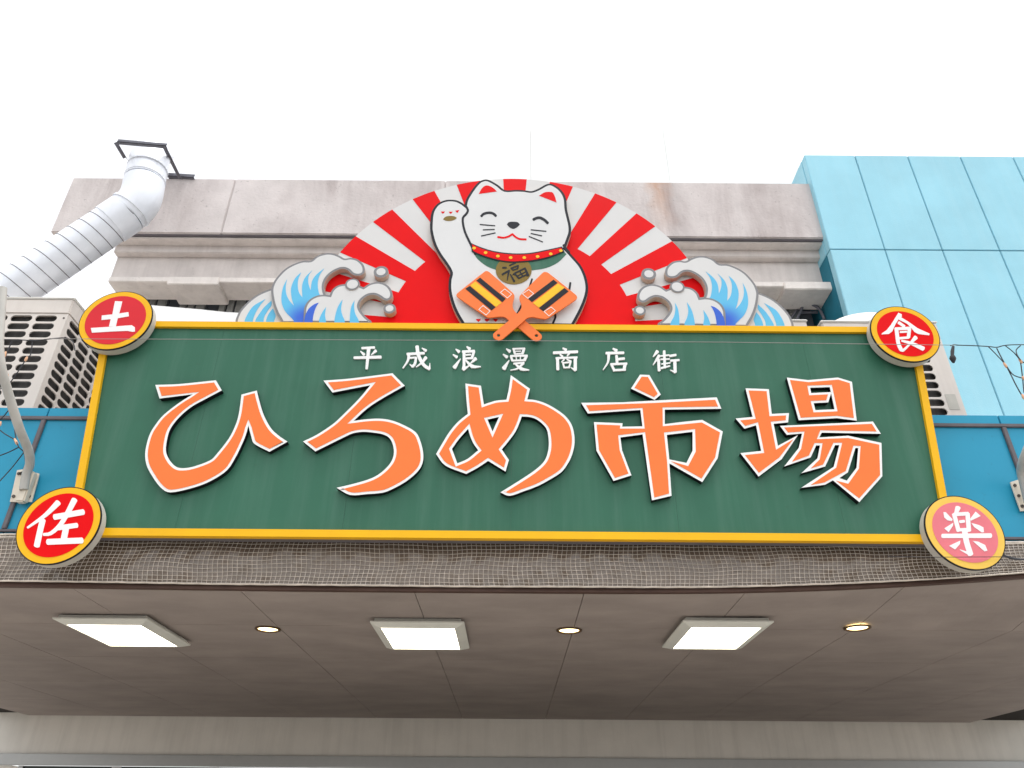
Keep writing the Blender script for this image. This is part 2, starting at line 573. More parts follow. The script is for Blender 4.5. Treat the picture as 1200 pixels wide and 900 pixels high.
# curved-bottom canopy edge
BY = 5.70
prof = [(-400, 680), (0, 682), (200, 685), (400, 687.5), (600, 689), (800, 690), (940, 687.5), (1080, 681), (1200, 672.5), (1500, 650)]
def prof_z(x):
    q = [(W(a, b, BY).x, W(a, b, BY).z) for a, b in prof]
    for (xa, za), (xb, zb_) in zip(q, q[1:]):
        if x <= xb or (xb, zb_) == q[-1]:
            t = (x - xa)/(xb - xa)
            return za + (zb_ - za)*max(-0.5, min(1.0, t))
ez = zb - 0.012
NX = 90
X0, X1 = xs[0], xs[-1]
def zsm(x):
    return sum(prof_z(x + d) for d in (-0.45, -0.3, -0.15, 0, 0.15, 0.3, 0.45))/7
bm = bmesh.new()
rows = []
for i in range(NX + 1):
    x = X0 + (X1 - X0)*i/NX
    b = zsm(x)
    rows.append([bm.verts.new(c) for c in ((x, BY + 0.05, ez), (x, BY, ez - 0.03), (x, BY, b + 0.03), (x, BY + 0.012, b + 0.01), (x, BY + 0.10, b + 0.008), (x, BY + 0.10, ez))])
for a, b in zip(rows, rows[1:]):
    for k in range(6):
        bm.faces.new((a[k], b[k], b[(k+1) % 6], a[(k+1) % 6]))
from_bm('canopy_edge', bm, 'beam', hall)
bm = bmesh.new(); rows = []
for i in range(NX + 1):
    x = X0 + (X1 - X0)*i/NX
    b = zsm(x)
    rows.append([bm.verts.new(c) for c in ((x, BY + 0.006, b + 0.004), (x, BY + 0.006, b - 0.028), (x, BY + 0.055, b - 0.028), (x, BY + 0.055, b + 0.004))])
for a, b in zip(rows, rows[1:]):
    for k in range(4):
        bm.faces.new((a[k], b[k], b[(k+1) % 4], a[(k+1) % 4]))
from_bm('drip_edge', bm, 'drip', hall)

# netting stretched over the canopy edge
def net_y(x, t):
    return BY - 0.014 - 0.010*abs(math.sin(x*1.7 + 0.6)) - 0.012*math.sin(t*math.pi)*(0.6 + 0.5*math.sin(x*2.3 + t*2)) + 0.003*math.sin(x*31 + t*9)
def net_p(x, t):
    b = zsm(x) + 0.0
    sag = 0.006*math.sin(x*5.1 + t*6) + 0.004*math.sin(x*13 - t*3)
    return Vector((x + 0.010*math.sin(t*7 + x*2.2), net_y(x, t), (ez - 0.01)*(1 - t) + b*t + sag*math.sin(math.pi*t)))
bm = bmesh.new()
def thin(path, r):
    rings = []
    for i, p in enumerate(path):
        t = (path[min(i+1, len(path)-1)] - path[max(i-1, 0)]).normalized()
        u = t.cross(Vector((0, 1, 0))).normalized()
        v = Vector((0, -1, 0))
        rings.append([bm.verts.new(p + u*r), bm.verts.new(p + v*r), bm.verts.new(p - u*r)])
    for a, b in zip(rings, rings[1:]):
        for k in range(3):
            bm.faces.new((a[k], a[(k+1) % 3], b[(k+1) % 3], b[k]))
NR = 12
xa, xb = -5.6, 5.6
step = 0.037
NV = int((xb - xa)/step)
for i in range(NV + 1):
    x = xa + i*step
    thin([net_p(x, t/8) for t in range(9)], 0.0020)
for r_ in range(NR + 1):
    thin([net_p(xa + (xb - xa)*i/(NV), r_/NR) for i in range(NV + 1)], 0.0020)
for r_ in (0.0, 0.012, 0.06, 0.985):
    thin([net_p(xa + (xb - xa)*i/(NV), r_) + Vector((0, -0.004, 0)) for i in range(NV + 1)], 0.0055)
o = from_bm('netting', bm, 'net', hall)
o['kind'] = 'stuff'
# the reinforced plastic sheet itself, with its wrinkles
bm = bmesh.new()
rows = []
for i in range(NV*2 + 1):
    x = xa + (xb - xa)*i/(NV*2)
    rows.append([bm.verts.new(net_p(x, t/16) + Vector((0, 0.0075 + 0.004*math.sin(x*9 + 40*math.sin(x*0.7) + t*1.3)*math.sin(t*1.9 + x*1.3), 0))) for t in range(17)])
for a, b in zip(rows, rows[1:]):
    for k in range(16):
        bm.faces.new((a[k], b[k], b[k+1], a[k+1]))
from_bm('plastic_sheet', bm, 'film', hall, True)

# soffit boards with open joints
SZ = W(600, 690, 5.72).z - 0.018
sx = [W(a, 690, FY).x for a in (80, 279, 485, 685, 875, 1065)]
sx = [sx[0] - 1.4*k for k in (3, 2, 1)] + sx + [sx[-1] + 1.4*k for k in (1, 2, 3)]
rowsY = [5.80, 6.86, 8.3, 9.8, 11.3, 12.9]
for ya, yb in zip(rowsY, rowsY[1:]):
    for a, b in zip(sx, sx[1:]):
        bm = bmesh.new()
        n = 6
        fr = []
        for i in range(n + 1):
            x = a + 0.003 + (b - a - 0.006)*i/n
            zn = zsm(x) - 0.012 if ya < 5.9 else SZ
            zf = SZ
            if x > 3.6 and ya >= 5.9:
                zn = zf = SZ
            fr.append([bm.verts.new(c) for c in ((x, ya + 0.003, zn), (x, yb - 0.003, zf), (x, yb - 0.003, zf + 0.03), (x, ya + 0.003, zn + 0.03))])
        for p, q in zip(fr, fr[1:]):
            for k in range(4):
                bm.faces.new((p[k], q[k], q[(k+1) % 4], p[(k+1) % 4]))
        bm.faces.new(fr[0][::-1]); bm.faces.new(fr[-1])
        from_bm('soffit_board', bm, 'soffit', hall)
box('soffit_backing', X0, X1, 6.9, 12.95, SZ + 0.045, SZ + 0.3, 'gap', hall)

# entrance wall far under the canopy: plaster header over glazed doors
EY = 12.95
box('entrance_header', X0, X1, EY, EY + 0.3, 2.62, SZ + 0.3, 'plaster', hall)
box('header_rail', X0, X1, EY - 0.06, EY - 0.002, 2.50, 2.66, 'alu', hall, 0.01)
for k in range(-5, 5):
    x0 = k*1.5; x1 = x0 + 1.5
    p = box('door_leaf', x0 + 0.01, x1 - 0.01, EY + 0.03, EY + 0.05, 0.02, 2.498, 'glass', hall)
    box('door_stile', x0 + 0.0, x0 + 0.07, EY + 0.0, EY + 0.028, 0.02, 2.498, 'alu', p)
    box('door_stile', x1 - 0.07, x1 - 0.002, EY + 0.0, EY + 0.028, 0.02, 2.498, 'alu', p)
for s in (-1, 1):
    box('end_wall', s*7.6 if s > 0 else X0, X1 if s > 0 else s*7.6, EY - 0.001, EY + 0.3, 0, 2.5, 'plaster', hall)
for x in (-6.6, 6.6):
    box('canopy_column', x - 0.2, x + 0.2, 6.6, 7.0, 0, SZ - 0.002, 'plaster', hall, 0.02)

# ceiling lights under the canopy
def ceiling_light(px0, px1, py, label):
    a, b = WZ(px0, py, SZ), WZ(px1, py, SZ)
    x0, x1, y0 = a.x, b.x, (a.y + b.y)/2
    wd = x1 - x0
    ln = 0.95
    t = thing('ceiling_light', label, 'ceiling light', ((x0+x1)/2, y0 + ln/2, SZ), 'square ceiling lights under the canopy')
    bm = bmesh.new()
    def ring(ins, z):
        return [bm.verts.new(c) for c in ((x0+ins, y0+ins, z), (x1-ins, y0+ins, z), (x1-ins, y0+ln-ins, z), (x0+ins, y0+ln-ins, z))]
    R = [ring(0.0, SZ - 0.003), ring(0.0, SZ - 0.03)]
    for p, q in zip(R, R[1:]):
        for k in range(4): bm.faces.new((p[k], p[(k+1) % 4], q[(k+1) % 4], q[k]))
    bm.faces.new(R[0]); bm.faces.new(R[-1][::-1])
    from_bm('housing', bm, 'lampmetal', t)
    bm = bmesh.new()
    R = [ring(-0.03, SZ - 0.031), ring(-0.03, SZ - 0.043), ring(0.04, SZ - 0.072), ring(0.055, SZ - 0.072), ring(0.055, SZ - 0.036), ring(0.0, SZ - 0.031)]
    for p, q in zip(R, R[1:]):
        for k in range(4): bm.faces.new((p[k], p[(k+1) % 4], q[(k+1) % 4], q[k]))
    from_bm('frame', bm, 'lampmetal', t)
    box('diffuser', x0 + 0.057, x1 - 0.057, y0 + 0.057, y0 + ln - 0.057, SZ - 0.066, SZ - 0.04, 'diffuser', t)
    return t
ceiling_light(70, 171, 720.5, 'lit square ceiling light below the lower left kanji roundel')
ceiling_light(439, 540, 724.5, 'lit square ceiling light below the middle of the signboard')
ceiling_light(803, 901, 723.5, 'lit square ceiling light under the right part of the signboard')

def downlight(px, py, label):
    c = WZ(px, py, SZ)
    t = thing('downlight', label, 'downlight', c, 'round downlights in the soffit')
    r = 0.115
    bm = bmesh.new()
    rg = []
    for (rad, z) in ((r, SZ - 0.002), (r, SZ - 0.012), (r - 0.012, SZ - 0.016), (r - 0.024, SZ - 0.012), (r - 0.026, SZ - 0.003)):
        rg.append([bm.verts.new((c.x + rad*math.cos(k*math.pi/16), c.y + rad*math.sin(k*math.pi/16), z)) for k in range(32)])
    for p, q in zip(rg, rg[1:]):
        for k in range(32): bm.faces.new((p[k], p[(k+1) % 32], q[(k+1) % 32], q[k]))
    from_bm('trim_ring', bm, 'bronze', t, True)
    bm = bmesh.new()
    rg = []
    for (rad, z) in ((r - 0.0265, SZ - 0.004), (r - 0.045, SZ - 0.009), (r - 0.08, SZ - 0.014)):
        rg.append([bm.verts.new((c.x + rad*math.cos(k*math.pi/16), c.y + rad*math.sin(k*math.pi/16), z)) for k in range(32)])
    for p, q in zip(rg, rg[1:]):
        for k in range(32): bm.faces.new((p[k], p[(k+1) % 32], q[(k+1) % 32], q[k]))
    bm.faces.new(rg[-1])
    from_bm('lamp', bm, 'spot', t, True)
downlight(314, 736.5, 'round bronze rimmed downlight between the left and middle ceiling lights')
downlight(667, 738, 'round bronze rimmed downlight between the middle and right ceiling lights')
downlight(1004.5, 735, 'round bronze rimmed downlight below the lower right kanji roundel')

# ------------------------------------------------------------------ green signboard
SY, FR = 5.50, 5.47
sign = thing('signboard', 'wide green signboard with yellow frame and big orange Japanese lettering', 'sign', (0, SY, W(600, 629, SY).z))
o_tl, o_tr, o_br, o_bl = [(p.x, p.z) for p in (W(123, 375.5, FR), W(1073, 383.5, FR), W(1119.5, 634.5, FR), W(77.5, 627.5, FR))]
ztop = (o_tl[1] + o_tr[1])/2; zbot = (o_bl[1] + o_br[1])/2
quad = [(o_bl[0], zbot), (o_br[0], zbot), (o_tr[0], ztop), (o_tl[0], ztop)]
fw_ = 0.058
inner = offset(quad, fw_)
slab('backing', [[offset(quad, 0.006)]], SY + 0.004, 0.106, ['strip', 'strip'], sign)
pq = offset(quad, 0.03)
cutx = [-2.55, -1.28, 0.0, 1.28, 2.55]
zlo, zhi = pq[0][1], pq[2][1]
edges = [(pq[0][0], pq[3][0])] + [(c, c) for c in cutx] + [(pq[1][0], pq[2][0])]
for (b0, t0), (b1, t1) in zip(edges, edges[1:]):
    slab('board_sheet', [[[(b0 + 0.0006, zlo), (b1 - 0.0006, zlo), (t1 - 0.0006, zhi), (t0 + 0.0006, zhi)]]], SY, 0.0035, 'green', sign, back=False)
def bar(name, i, j):
    # one mitred frame bar
    slab(name, [[[quad[i], quad[j], inner[j], inner[i]]]], FR, 0.055, 'yellow', sign)

for i in range(4):
    bar('frame_bar', i, (i + 1) % 4)

LY = 5.45
def letter(polys, smooth, face=None):
    """polys: list of [outer, hole, ...] in photo pixels"""
    loops, faces = [], []
    for grp in polys:
        g2 = []
        for q in grp:
            q = smooth_poly(q, 4) if smooth else q
            g2.append(plane(q, LY))
        loops.append(g2)
        faces.append([offset(g2[0], 0.0215)] + [offset(h, -0.0215) for h in g2[1:]])
    if face:
        faces = [f if f is not None else faces[i] for i, f in enumerate(face)]
    body = slab('letter', loops, LY, 0.048, ['white', 'black'], sign)
    slab('face', faces, LY - 0.0025, 0.0035, 'orange', body, back=False)
    return body
HI = pts('110,155 250,150 465,128 500,187 400,240 320,285 250,345 200,410 180,470 172,540 190,590 225,630 262,643 330,635 430,598 470,560 540,470 580,390 600,320 615,212 705,188 720,250 745,330 785,405 830,450 885,488 778,547 690,500 673,460 655,392 640,450 610,520 580,580 530,655 440,715 340,755 200,785 140,755 80,670 55,610 52,540 75,450 110,390 160,330 250,260 330,210 135,235', 160, 420, 5)
RO = pts('195,130 350,118 600,87 672,160 540,235 450,295 372,366 440,357 520,353 590,362 660,388 735,432 765,490 780,560 775,615 745,665 680,720 600,765 540,787 450,795 352,800 272,758 350,740 450,712 510,685 560,645 595,600 608,550 600,500 580,465 545,445 490,435 430,430 375,437 340,450 148,545 75,487 160,445 250,385 300,340 400,240 470,157 248,200', 340, 420, 5)
ME = pts('227,147 318,160 335,270 370,258 410,247 467,242 480,185 493,98 605,178 590,240 640,245 700,265 760,298 815,340 850,390 865,450 865,510 850,570 825,620 790,665 730,705 650,748 570,778 487,805 432,785 560,705 640,650 690,600 712,540 715,480 705,420 680,385 640,355 600,343 557,340 545,375 520,430 480,485 440,533 482,595 462,663 360,600 300,640 232,677 110,628 55,560 90,500 130,435 175,380 215,345 241,325 232,230', 500, 420, 5)
ME1 = pts('356,358 424,343 386,428', 500, 420, 5)
ME2 = pts('243,412 190,472 148,530 180,615 240,588 302,538 275,500 255,455', 500, 420, 5)
SHI1 = pts('400,95 455,97 522,212 485,243 347,177', 670, 420, 5)
SHI2 = pts('55,260 300,257 482,247 850,228 877,295 545,300 545,385 640,373 765,360 885,428 855,585 765,725 572,615 585,805 470,832 415,445 285,463 295,538 350,685 245,718 145,540 130,373 298,380 296,400 414,398 402,302 95,323', 670, 420, 5)
SHI3 = pts('557,448 708,430 708,540 672,612 572,592', 670, 420, 5)
BA1 = pts('118,175 255,180 272,325 373,320 368,375 283,383 308,512 425,450 330,590 195,692 88,555 210,542 180,392 112,412 60,352 160,343', 850, 420, 5)
BA2 = pts('360,112 485,127 660,112 742,137 770,365 655,350 430,362', 850, 420, 5)
BA2h = pts('497,172 612,168 640,298 528,303 517,262 603,258 622,197 503,203', 850, 420, 5)
BA3 = pts('320,395 865,370 912,442 565,435 550,463 720,453 915,495 920,690 785,842 630,714 585,740 445,758 635,635 668,508 643,508 585,633 445,673 540,585 555,510 532,510 500,580 345,633 430,525 450,440 360,448', 850, 420, 5)
BA3h = pts('762,525 779,525 769,640 712,716 668,701 718,668', 850, 420, 5)
letter([[HI]], True)
letter([[RO]], True)
letter([[ME, ME1, ME2]], True)
SHI2f = plane(pts('85,275 480,262 840,243 857,282 532,287 533,398 640,388 762,376 868,434 840,580 760,704 582,603 682,632 727,545 723,414 540,434 558,600 570,792 484,815 430,432 272,450 281,540 332,675 253,700 160,537 146,388 284,393 282,412 428,412 415,290 104,309', 670, 420, 5), LY)
BA3f = plane(pts('345,405 858,384 886,428 556,421 535,474 718,467 901,506 906,684 784,820 650,717 720,735 783,645 793,513 750,511 705,660 580,727 500,742 650,640 685,494 633,494 573,622 500,645 553,592 570,496 522,496 489,569 390,606 444,530 464,428 367,434', 850, 420, 5), LY)
letter([[SHI1], [SHI2, SHI3]], False, [None, [SHI2f]])
letter([[BA1], [BA2, BA2h], [BA3, BA3h]], False, [None, None, [BA3f]])

# the line of seven small white characters
def S(ox, oy, k, spec):
    """'x,y x,y ... w0 w1' strokes separated by ;"""
    out = []
    for st in spec.split(';'):
        tk = st.split()
        p = [(ox + float(a.split(',')[0])/k, oy + float(a.split(',')[1])/k) for a in tk if ',' in a]
        wd = [float(a)/k for a in tk if ',' not in a]
        if len(wd) == 1:
            wd = wd*len(p)
        elif len(wd) != len(p):
            wd = [wd[0] + (wd[-1] - wd[0])*i/(len(p)-1) for i in range(len(p))]
        if len(p) > 2:
            q = smooth_poly(p, 3, 75, closed=False)
            ww = []
            for i in range(len(q)):
                t = i/(len(q)-1)*(len(wd)-1)
                a = min(int(t), len(wd)-2)
                ww.append(wd[a] + (wd[a+1]-wd[a])*(t-a))
            p, wd = q, ww
        out.append(ribbon(p, wd))
    return out
small = [
 (410, '170,95 345,85 32;150,140 200,185 16 40;365,130 300,190 42 10;60,230 435,220 36 42;265,95 235,385 50 34'),
 (410, '805,178 1045,165 35;830,180 815,270 745,375 45 15;840,232 935,225 25;930,230 915,310 880,355 35;880,355 840,320 30 8;945,70 960,180 1010,290 1060,350 1120,385 50 42;1120,385 1125,305 30 8;1070,225 1010,300 930,360 45 12;1015,95 1070,130 15 40'),
 (520, '170,110 215,145 15 45;130,185 185,220 15 42;235,245 150,365 12 55;325,75 365,105 20 45;265,145 430,135 35;285,145 285,330 275,392 40;425,140 395,240 35;310,190 380,185 22;300,240 400,235 28;275,392 360,340 45 15;450,240 375,310 50 12;310,265 400,350 520,355 20 50 15'),
 (520, '880,105 930,140 15 45;835,180 890,220 15 45;920,265 845,380 12 60;980,100 1000,175 28;970,105 1140,100 24;1130,100 1105,175 36;1010,140 1085,137 13;1000,178 1110,172 20;945,205 965,270 32;940,205 1175,200 27;1165,200 1135,265 40;960,270 1140,264 25;1015,205 1025,265 15;1080,205 1075,265 15;985,312 1130,300 26;1120,305 1040,380 940,405 35 12;1000,310 1090,385 1200,402 18 48 15'),
 (640, '235,95 280,120 20 40;105,160 440,145 38;195,180 230,215 20 32;325,165 295,205 32 15;140,235 435,225 28;160,240 165,395 42;410,225 410,400 46;410,405 345,365 35 8;255,252 215,290 22 12;290,252 350,282 14 28;235,295 255,370 24;235,302 345,292 22;345,292 320,370 24;250,368 330,364 22'),
 (640, '940,100 990,130 20 45;845,165 1090,160 36;880,165 870,290 800,400 45 12;990,200 1000,310 38;1010,250 1100,240 34;915,315 960,412 34;920,320 1135,312 30;1112,315 1095,400 44;950,405 1115,397 30'),
 (720, '605,140 545,215 50 12;630,200 545,330 45 12;620,255 630,410 40;700,135 710,370 36;655,205 770,192 22;650,252 775,247 20;665,318 785,302 20;660,375 780,345 30 20;780,205 865,190 32;790,270 910,262 30;850,270 855,430 44;855,435 785,400 30 8'),
]
for ox, spec in small:
    strokes('small_letter', S(ox, 400, 12, spec), 5.487, 0.014, ['white', 'cream'], sign)

# ------------------------------------------------------------------ corner roundels
def roundel(px, py, r, face, ring, chars, label):
    Y = 5.385
    c = W(px, py, Y)
    t = thing('corner_roundel', label, 'round sign', (c.x, Y, c.z), 'round kanji signs at the board corners')
    slab('drum', [[circle(c.x, c.z, r - 0.003, 72)]], Y + 0.004, 0.082, 'drum', t)
    slab('mounting_post', [[circle(c.x, c.z, 0.06, 24)]], Y + 0.0865, 0.15, 'strip', t)
    slab('edge_trim', [[circle(c.x, c.z, r, 72)]], Y + 0.0, 0.012, 'navy', t)
    slab('yellow_ring', [[circle(c.x, c.z, r - 0.008, 72)]], Y - 0.0025, 0.004, ring, t)
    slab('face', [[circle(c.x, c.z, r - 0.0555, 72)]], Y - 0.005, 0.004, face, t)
    strokes('character', chars, Y - 0.0075, 0.004, 'white', t)
    return t
TU = [pts('560,200 655,205 640,270 615,360 592,440 570,535 480,535 500,450 525,370 545,270', 85, 335, 11.25),
      pts('385,390 560,372 735,345 742,400 560,432 382,450', 85, 335, 11.25),
      pts('240,555 480,540 780,518 820,545 822,600 790,605 720,592 500,602 255,617', 85, 335, 11.25)]
SYOKU = [pts('425,185 470,205 470,240 430,270 385,340 345,430 300,465 205,470 210,455 270,415 330,340 385,250', 1015, 350, 11.25),
         pts('450,238 560,305 680,390 840,462 830,482 690,465 640,440 600,390 540,330 430,275', 1015, 350, 11.25)] + \
    S(1015, 350, 11.25, '430,315 505,365 40 34;385,398 580,388 40;400,400 425,590 460,668 50;460,672 490,680 575,600 44 26;572,395 558,510 46;450,440 535,435 26;440,522 560,512 32;470,555 600,590 755,660 26 58;655,510 580,590 58 26')
SA = S(15, 565, 9, '478,215 340,350 155,480 62 22;315,400 290,500 252,672 62;650,185 580,320 500,450 400,540 325,552 62 30;440,368 742,315 60;480,482 675,455 52;562,480 535,610 64;368,630 728,615 62')
RAKU = S(1075, 573, 9, '430,195 405,265 55 36;388,265 435,440 44;390,268 535,260 38;530,262 545,440 46;430,432 545,426 34;450,345 495,340 30;265,495 775,492 44 50;500,445 520,560 562,690 58;562,690 450,640 34 6') + \
    [pts(q, 1075, 573, 9) for q in ('275,245 300,245 372,320 365,338 320,330 285,300', '380,355 375,390 330,455 285,415', '615,238 668,285 565,335 558,315', '570,358 650,380 697,405 703,455 680,458 600,400', '455,543 450,580 400,638 335,600', '585,548 640,555 715,590 740,650 710,658')]
roundel(135.6, 375, 0.3135, 'red_old', 'yellow', TU, 'red roundel with a three stroke white kanji at upper left board corner')
roundel(1060.5, 391, 0.2935, 'red', 'yellow', SYOKU, 'red roundel with roof topped white kanji at upper right board corner')
roundel(69, 615, 0.305, 'red', 'yellow', SA, 'bright red roundel with slanting white kanji at lower left board corner')
roundel(1130.5, 623.5, 0.290, 'pink', 'yellow_pale', RAKU, 'pale pink roundel with white kanji at lower right board corner')

# ------------------------------------------------------------------ sunburst half disc on top of the board
ZT = ztop + 0.004
BYS = 5.56
cx, cz, RO_, RI_ = -0.006, 3.928 + EYE, 1.860, 1.117
sb = thing('sunburst_panel', 'half round sunburst panel with red and white rays behind the cat', 'sign panel', (cx, BYS, ZT))
def clampz(P): return [(x, max(z, ZT)) for x, z in P]
slab('backing', [[clampz(circle(cx, cz, RO_, 90, 0, 180))]], BYS, 0.035, 'cream', sb)
k0 = 89.4
for k in range(-6, 7):
    a0, a1 = k0 + 14.82*k - 3.71, k0 + 14.82*k + 3.71
    a0, a1 = max(a0, 0.3), min(a1, 179.7)
    if a1 - a0 < 1: continue
    P = circle(cx, cz, RO_ - 0.001, 6, a0, a1) + circle(cx, cz, RI_ - 0.02, 6, a1, a0)
    slab('ray', [[clampz(P)]], BYS - 0.0025, 0.004, 'red', sb)
slab('sun_disc', [[clampz(circle(cx, cz, RI_, 90, 0.3, 179.7))]], BYS - 0.004, 0.005, 'red', sb)
# struts that hold the panel from behind
for x in (-1.1, 1.1):
    box('strut', x - 0.02, x + 0.02, BYS + 0.036, BYS + 0.07, ZT - 0.3, ZT + 1.0, 'iron', sb)

# ------------------------------------------------------------------ wave cut-outs
A_ = (275, 290, 10); B_ = (355, 290, 10)
WY = 5.492
rear = pts('276,376 278,370 281,364 290,354 302,345 317,338.7 330,336 338,345 338,385 276,385')
main = pts('329,376 324,367 320,356 318,345 318,338 321,330 327,322 335,314.5 345,309 355,305.8 364,305.5 370,301 375,298.5 383,296.6 391,297.2 398,299.8 404,303 411,302.2 419,304 425,309 427.3,314 427,319 424,322 419,323 413,321.5 408,317 403,315 397,315.8 389,320 383,326 380,333 380,340 382,347 384,360 372,386 333,386')
front = pts('800,860 745,820 685,750 661,695 668,650 700,605 760,565 830,553 890,575 940,610 985,622 1025,605 1047,570 1045,520 1010,460 950,420 870,405 780,425 710,468 660,448 580,430 480,430 400,450 340,500 312,560 250,553 170,563 100,595 50,640 18,700 10,760 8,820 5,960 800,960', *B_)
main_blue = pts('690,900 690,855 600,760 560,680 548,600 560,500 585,430 615,375 600,450 605,540 640,620 695,685 670,600 660,500 680,420 720,350 780,295 745,380 742,470 760,540 795,588 790,500 795,430 830,350 910,270 870,330 862,400 875,460 893,505 900,430 920,370 970,310 1050,248 1000,320 978,390 975,460 992,545 1030,600 950,900', *A_)
rear_blue = [pts(q, *A_) for q in ('120,900 120,855 160,770 220,690 300,640 360,608 300,680 250,760 215,855 215,900', '245,900 245,855 290,780 350,700 432,625 432,680 390,740 350,810 340,855 340,900', '370,900 370,855 400,780 450,715 480,800 465,855 465,900')]
front_blue = [pts(q, *B_) for q in ('272,700 230,760 205,810 190,862 190,960 270,960 270,862 260,790', '465,612 420,680 390,760 370,862 370,960 490,960 490,862 465,800 448,720', '605,620 570,690 555,770 550,862 550,960 655,960 655,862 615,780 600,700')]
deep = pts('185,650 130,670 70,720 32,790 16,862 16,960 115,960 115,862 125,790 150,710', *B_)
mx0 = W(603.3, 340, WY).x
def wave(mirror, label):
    def T(P, Y, sm=True):
        q = smooth_poly(P, 4, 50) if sm else P
        R = plane(q, Y, ZT)
        return [(2*mx0 - x, z) for x, z in R] if mirror else R
    c = T([(350, 376)], WY, False)[0]
    t = thing('wave_cutout', label, 'wave cutout', (c[0], WY, ZT), 'wave cutouts on top of the board')
    bw = 0.021
    def layer(name, P, Y, blues, depth):
        L = T(P, Y)
        body = slab(name, [[L]], Y, depth, ['waveedge', 'cut'], t)
        ins = [(x, max(z, ZT + 0.0005)) for x, z in offset(L, bw)]
        slab('white_face', [[ins]], Y - 0.002, 0.003, 'cream', body, back=False)
        for i, (bp, mt) in enumerate(blues):
            og = None
            if mt == 'wave_print':
                v = T([(356, 373)], Y, False)[0]
                og = (v[0], Y - 0.004, v[1])
            slab('blue_streak', [[T(bp, Y)]], Y - 0.004, 0.003, mt, body, back=False, origin=og)
        return body
    layer('rear_crest', rear, WY + 0.026, [(b, 'sky_blue') for b in rear_blue], 0.03)
    layer('main_crest', main, WY, [(main_blue, 'wave_print')], 0.062)
    layer('front_crest', front, WY - 0.010, [(deep, 'deep_blue')] + [(b, 'sky_blue') for b in front_blue], 0.068)
    for (bx, by, ro, ri, Y, dp) in ((446.5, 318.5, 8.6, 5.4, WY, 0.062), (413, 333.2, 8.6, 6.5, WY - 0.018, 0.02), (456.5, 361.5, 7.2, 4.6, WY, 0.062)):
        v = T([(bx, by)], Y, False)[0]
        s = 1/(W(bx + 1, by, Y).x - W(bx, by, Y).x)
        bo = slab('bubble', [[circle(v[0], v[1], ro/s, 28)]], Y, dp, ['waveedge', 'cut'], t)
        slab('white_face', [[circle(v[0], v[1], ri/s, 28)]], Y - 0.002, 0.003, 'cream', bo, back=False)
    return t
wave(False, 'blue and white curling wave cutout to the left of the cat')
wave(True, 'blue and white curling wave cutout to the right of the cat')

# ------------------------------------------------------------------ beckoning cat cut-out
CY = 5.50
cat_sil = pts('504,264 505,252 507.5,245 513,238.5 521,234.8 529,234 536,235 542,238 544.5,239.8 546,234 550,227 556,218.5 562,212.5 569,210.3 575,211.8 584,217 592,222.8 605,222.5 615,223 622.5,224 630,221.5 639,216.5 645,215.2 651,217.5 657,222 661.5,228 663.8,235 664.5,245 667,256 669,265 669,273 666,282 662.8,291 672,301 682,313 688,328 689,342 684,358 675,376 668,388 550,388 540,377 531,360 526,342 526,328 527.6,320 523,311 514,298 508,286 504.4,272')
cc = W(600, 378, CY)
cat = thing('cat_cutout', 'white smiling beckoning cat cutout with red collar and raised paw', 'cat cutout', (cc.x, CY, ZT))
L = plane(smooth_poly(cat_sil, 4, 48), CY, ZT)
body = slab('silhouette', [[L]], CY, 0.052, ['navy', 'cut'], cat)
slab('white_face', [[[(x, max(z, ZT)) for x, z in offset(L, 0.0255)]]], CY - 0.002, 0.003, 'fur', cat, back=False)
def mark(name, P, mat, lift=0.004, sm=True, parent=cat, Y=CY):
    return slab(name, [[plane(smooth_poly(P, 4, 50) if sm else P, Y - lift, ZT)]], Y - lift, 0.0035, mat, parent, back=False)
def line(name, spec, mat, ox, oy, k, lift=0.004):
    return strokes(name, S(ox, oy, k, spec), CY - lift, 0.0035, mat, cat, ZT)
C_ = (490, 200, 10); D_ = (590, 200, 10); K_ = (480, 200, 5)
line('arm_outline', '545,240 548.3,246 546.5,250.5 542.6,255 542.6,262 545,272 550,283 554,291 557,298 2.6', 'navy', 0, 0, 1)
# green bib, gold coin, red collar
mark('bib', pts('372,465 385,500 410,528 450,558 500,578 560,588 640,592 715,584 800,570 870,537 920,488 890,470 640,500', *K_), 'green', 0.0036)
coin_c = W(602, 316.5, CY - 0.0062)
rr = W(623, 316.5, CY).x - coin_c.x
coin = slab('coin', [[circle(coin_c.x, coin_c.z, rr, 40)]], CY - 0.0062, 0.004, 'olive', cat)
strokes('character', S(570, 295, 15, '285,280 350,280 30;280,400 405,325 34 30;395,340 365,500 38 14;420,395 490,520 20 38;460,405 500,385 14;405,242 515,190 22 30;435,290 560,240 26;560,240 545,300 30;435,290 470,325 24;465,322 548,295 24;475,385 500,405 24;500,375 675,290 28;675,285 735,415 32 40;735,415 705,425 34 10;500,385 575,470 30;570,465 700,405 26;585,340 640,430 22;535,430 695,350 20'), CY - 0.0082, 0.003, 'navy', coin)
mark('collar_outline', pts('360,424 420,449 500,472 600,484 700,482 800,464 893,444 908,475 830,506 740,528 640,538 560,536 470,516 400,491 364,474', *K_), 'navy', 0.0085)
mark('collar', pts('366,431 420,456 500,479 600,491 700,489 800,471 889,451 898,471 830,498 740,520 640,530 560,528 470,508 400,483 371,468', *K_), 'red', 0.0105)
for (bx, by) in ((378, 453), (445, 480), (517, 500), (592, 509), (672, 509), (750, 503), (827, 487), (886, 468)):
    v = W(480 + bx/5, 200 + by/5, CY - 0.0125)
    slab('collar_bell', [[circle(v.x, v.z, 0.0168, 18)]], CY - 0.0125, 0.0035, 'gold', cat, back=False)
mark('inner_ear', pts('710,272 745,210 790,175 840,180 890,210 922,243', *C_), 'red')
